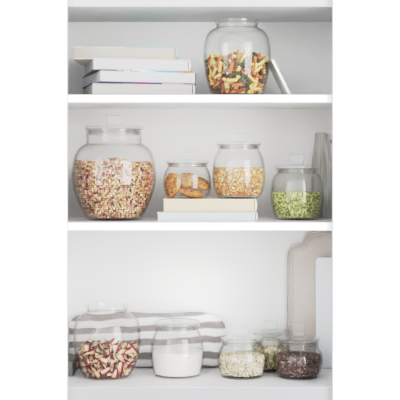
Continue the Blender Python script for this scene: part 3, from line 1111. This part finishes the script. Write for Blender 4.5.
# striped towel folded against the back wall
Yt = 0.262
sx_ = mpp(Yt)
cx = 147.0
t0 = thing('tea_towel', 'grey and white striped tea towel folded upright behind the jars', 'towel', (wx(cx, Yt), Yt, Z4), 0)
top_px = [(69, 322), (76, 316), (90, 313), (110, 311.5), (130, 312.2), (150, 313.6), (170, 313.4), (190, 312.2), (203, 312.6), (214, 314.6), (221, 318.5), (224.5, 325)]
tx = np.array([p[0] for p in top_px]); ty = np.array([p[1] for p in top_px])
bot_row = HZ + (EYE - Z4) / sx_
bm = bmesh.new()
nu, nz_ = 90, 40
front, back = [], []


def right_edge(fz):
    return 218.5 + 6.0 * fz ** 0.8 + 1.2 * math.sin(fz * 9)


for side, store in ((-1, front), (1, back)):
    for j in range(nz_ + 1):
        fz = j / nz_
        row = []
        for i in range(nu + 1):
            u = i / nu
            px = 69 + u * (right_edge(fz) - 69)
            top = np.interp(px, tx, ty)
            hgt = (bot_row - top) * sx_
            zz = hgt * fz
            e = min(1.0, min(u, 1 - u) * 22) ** 0.5
            f_ = min(1.0, (1 - fz) * 9) ** 0.5 * min(1.0, 0.45 + fz * 8)
            thick = 0.0175 * e * f_
            # soft folds: the layers of the cloth bulge one above the other
            lay = 0.0022 * abs(math.sin(fz * PI * 4.0 + 0.5 * math.sin(u * 7))) - 0.001
            wob = 0.0013 * math.sin(u * 23 + fz * 5) + 0.001 * math.sin(u * 41 - fz * 9)
            y = side * thick
            if side < 0:
                y -= (lay + wob) * e * f_
            row.append(bm.verts.new(((px - cx) * sx_, y + 0.004, zz + 0.0004)))
        store.append(row)
for j in range(nz_):
    for i in range(nu):
        bm.faces.new((front[j][i], front[j][i + 1], front[j + 1][i + 1], front[j + 1][i]))
        bm.faces.new((back[j][i + 1], back[j][i], back[j + 1][i], back[j + 1][i + 1]))
for j in range(nz_):
    bm.faces.new((front[j][0], front[j + 1][0], back[j + 1][0], back[j][0]))
    bm.faces.new((front[j + 1][nu], front[j][nu], back[j][nu], back[j + 1][nu]))
for i in range(nu):
    bm.faces.new((front[nz_][i], front[nz_][i + 1], back[nz_][i + 1], back[nz_][i]))
    bm.faces.new((front[0][i + 1], front[0][i], back[0][i], back[0][i + 1]))
bmesh.ops.recalc_face_normals(bm, faces=bm.faces)
obj_from_bm('cloth', bm, stripe_mat('striped_linen'), t0)

# two little books at the far left, mostly behind the added pier
z = Z4
for lab, hh, mt in (('slate blue booklet lying at the left end of the lowest shelf', 0.026, plain('slate_blue', (118, 119, 124), 0.6, 0.06)),
                    ('olive booklet lying on the slate blue one at the left end', 0.013, plain('olive', (128, 126, 114), 0.6, 0.06))):
    r = thing('booklet', lab, 'booklet', (wx(72.5, 0.14), 0.14, z), 0, 'booklets at the left end of the lowest shelf')
    bm = bmesh.new(); add_box(bm, -0.045, -0.0015, 0.0015, 0.118, 0.0017, hh - 0.0017, 0.0004)
    obj_from_bm('page_block', bm, page_mat('booklet_pages', (150, 150, 150), 0.1), r, smooth=False)
    bm = bmesh.new(); add_box(bm, -0.047, 0, 0, 0.12, 0, 0.0015, 0.0003); add_box(bm, -0.047, 0, 0, 0.12, hh - 0.0015, hh, 0.0003); add_box(bm, -0.047, 0, 0, 0.0013, 0.0012, hh - 0.0012)
    obj_from_bm('cover', bm, mt, r, smooth=False)
    z += hh + 0.0002

# ornate tray against the wall, white board in front of it
Yy = 0.272
q = mpp(Yy)
tray_c = 331.0
rowb = HZ + (EYE - Z4) / q
half_o = [(0, 229.0), (6, 229.6), (12, 230.8), (19, 232.2), (23.5, 234.0), (26.5, 237), (28.0, 240.4), (29.2, 242.6), (32.5, 243.6), (36.5, 244.6), (40.5, 246.6), (43.6, 250.6), (44.8, 257), (45, 268), (45, 340), (44, 362), (42, rowb)]
oc = catmull([(h * q, (rowb - y) * q) for h, y in half_o], 5)
ring = oc + [(-x, zz) for x, zz in reversed(oc[1:])]
tray = thing('tray', 'large beige scalloped tray with beaded edge leaning on the back wall', 'tray', (wx(tray_c, Yy), Yy, Z4 + 0.0006), 0)
mt = plain('beige_tray', (205, 197, 191), 0.55, 0.04, 20, 0.05)


def prism(bm, outline, y0, y1):
    a = [bm.verts.new((x, y0, zz)) for x, zz in outline]; b = [bm.verts.new((x, y1, zz)) for x, zz in outline]
    n = len(outline)
    bm.faces.new(a); bm.faces.new(list(reversed(b)))
    for i in range(n):
        bm.faces.new((a[i], a[(i + 1) % n], b[(i + 1) % n], b[i]))
    bmesh.ops.recalc_face_normals(bm, faces=bm.faces)


def inset(outline, d):
    n = len(outline); out = []
    area = sum(outline[i][0] * outline[(i + 1) % n][1] - outline[(i + 1) % n][0] * outline[i][1] for i in range(n))
    sg = 1 if area > 0 else -1
    for i in range(n):
        p0, p1, p2 = outline[i - 1], outline[i], outline[(i + 1) % n]
        tx_, tz_ = p2[0] - p0[0], p2[1] - p0[1]
        l = math.hypot(tx_, tz_) or 1
        out.append((p1[0] - sg * tz_ / l * d, p1[1] + sg * tx_ / l * d))
    return out


bm = bmesh.new(); prism(bm, ring, 0.0, 0.006)
obj_from_bm('panel', bm, mt, tray, smooth=False)
rim_open = [p for p in ring]
bm = bmesh.new()
for d_, rr_ in ((0.0025, 0.0032), (0.0175, 0.0018)):
    ins = inset(ring, d_)
    tube(bm, [(x, -0.0002, max(zz, rr_ + 0.0003)) for x, zz in ins], rr_, 8, True)
obj_from_bm('rim', bm, mt, tray)
bm = bmesh.new()
ins = inset(ring, 0.0100)
acc = 0.0; last = None
for i in range(len(ins)):
    a, b = Vector(ins[i]), Vector(ins[(i + 1) % len(ins)])
    seg = (b - a).length; d_ = 0.0
    while acc + (seg - d_) >= 0.0058:
        d_ += 0.0058 - acc; acc = 0.0
        p = a.lerp(b, min(1, d_ / seg) if seg else 0)
        r = bmesh.ops.create_uvsphere(bm, u_segments=8, v_segments=6, radius=0.0023)
        bmesh.ops.translate(bm, verts=r['verts'], vec=(p.x, -0.0005, max(p.y, 0.003)))
    acc += seg - d_
obj_from_bm('beading', bm, mt, tray)
tray.rotation_euler = (math.radians(-1.2), 0, 0)

Yw = 0.246
q = mpp(Yw)
wb = thing('serving_board', 'white rounded serving board leaning in front of the beige tray', 'serving board', (wx(316.4, Yw), Yw, Z4 + 0.0006), 0)
Hb = (HZ + (EYE - Z4) / q - 258.0) * q
Wb = 46 * q
rc = 0.011
pts = []
for (cx_, cz_, a0) in ((rc, Hb - rc, PI / 2), (rc * .6, rc * .6, PI), (Wb - rc * .6, rc * .6, PI * 1.5), (Wb - rc, Hb - rc, 0)):
    rr_ = rc if cz_ > 0.1 else rc * .6
    for k in range(9):
        a = a0 + k / 8 * PI / 2
        pts.append((cx_ + rr_ * math.cos(a), cz_ + rr_ * math.sin(a)))
bm = bmesh.new(); prism(bm, pts, 0.0, 0.010)
bmesh.ops.bevel(bm, geom=[e for e in bm.edges if abs(e.verts[0].co.y - e.verts[1].co.y) < 1e-6], offset=0.0016, segments=2, affect='EDGES')
obj_from_bm('board', bm, plain('white_glaze', (240, 243, 247), 0.35, 0.02, 6), wb, smooth=False)
wb.rotation_euler = (math.radians(-1.6), 0, 0)

# =================================================================== light
def area(name, loc, target, w, h, energy, color=(1, 1, 1)):
    l = bpy.data.lights.new(name, 'AREA')
    l.shape = 'RECTANGLE'; l.size = w; l.size_y = h; l.energy = energy; l.color = color
    o = bpy.data.objects.new(name, l)
    COL.objects.link(o)
    o.location = loc
    o.rotation_euler = (Vector(target) - Vector(loc)).to_track_quat('-Z', 'Y').to_euler()
    return o


area('window_light_right', (2.35, -2.75, 1.7), (0, 0.1, 1.4), 1.6, 2.8, 84)
area('window_light_left', (-2.45, -2.7, 1.7), (0, 0.1, 1.4), 1.3, 2.8, 24)

# the bright room in front of the shelves: pale all round, with two added frontal glows that even out the niche
w = bpy.data.worlds.new('room_light')
bpy.context.scene.world = w
w.use_nodes = True
nt = w.node_tree
bgn = nt.nodes['Background']
tc = nt.nodes.new('ShaderNodeTexCoord')
acc = None
for az, el, n_, st in ((22, 12, 14, 2.4), (-25, 12, 14, 2.5)):
    d = (math.sin(math.radians(az)) * math.cos(math.radians(el)), -math.cos(math.radians(az)) * math.cos(math.radians(el)), math.sin(math.radians(el)))
    dp = nt.nodes.new('ShaderNodeVectorMath'); dp.operation = 'DOT_PRODUCT'
    dp.inputs[1].default_value = d
    link(nt, tc.outputs['Generated'], dp.inputs[0])
    mx = nt.nodes.new('ShaderNodeMath'); mx.operation = 'MAXIMUM'; mx.inputs[1].default_value = 0.0
    link(nt, dp.outputs['Value'], mx.inputs[0])
    pw = nt.nodes.new('ShaderNodeMath'); pw.operation = 'POWER'; pw.inputs[1].default_value = n_
    link(nt, mx.outputs[0], pw.inputs[0])
    ma = nt.nodes.new('ShaderNodeMath'); ma.operation = 'MULTIPLY_ADD'; ma.inputs[1].default_value = st
    link(nt, pw.outputs[0], ma.inputs[0])
    if acc is None:
        ma.inputs[2].default_value = 0.40
    else:
        link(nt, acc, ma.inputs[2])
    acc = ma.outputs[0]
bgn.inputs[0].default_value = (0.975, 0.985, 1.0, 1)
link(nt, acc, bgn.inputs[1])

# =================================================================== camera
cam = bpy.data.cameras.new('camera')
cam.sensor_width = 36.0
cam.lens = F / 400.0 * 36.0
cam.shift_y = (HZ - 200.0) / 400.0
cam.clip_start = 0.05
co = bpy.data.objects.new('camera', cam)
COL.objects.link(co)
co.location = (0, -D, EYE)
co.rotation_euler = (PI / 2, 0, 0)
sc = bpy.context.scene
sc.camera = co
sc.view_settings.view_transform = 'Standard'
sc.view_settings.look = 'None'
sc.view_settings.exposure = 0.0
# soft-shouldered print curve, like the photograph's high-key tone
sc.view_settings.use_curve_mapping = True
cm = sc.view_settings.curve_mapping
cm.white_level = (1.4, 1.4, 1.4)
cv = cm.curves[3]
for lx, ly in ((0.05, 0.045), (0.1, 0.11), (0.2, 0.255), (0.3, 0.41), (0.46, 0.60), (0.7, 0.715), (1.05, 0.82)):
    cv.points.new(lx / 1.4, ly)
cv.points[0].location = (0, 0)
cv.points[-1].location = (1, 1)
cm.update()
sc.cycles.transparent_max_bounces = 48
sc.cycles.max_bounces = 16
sc.cycles.transmission_bounces = 12
sc.cycles.glossy_bounces = 6
sc.cycles.caustics_reflective = False
sc.cycles.caustics_refractive = False
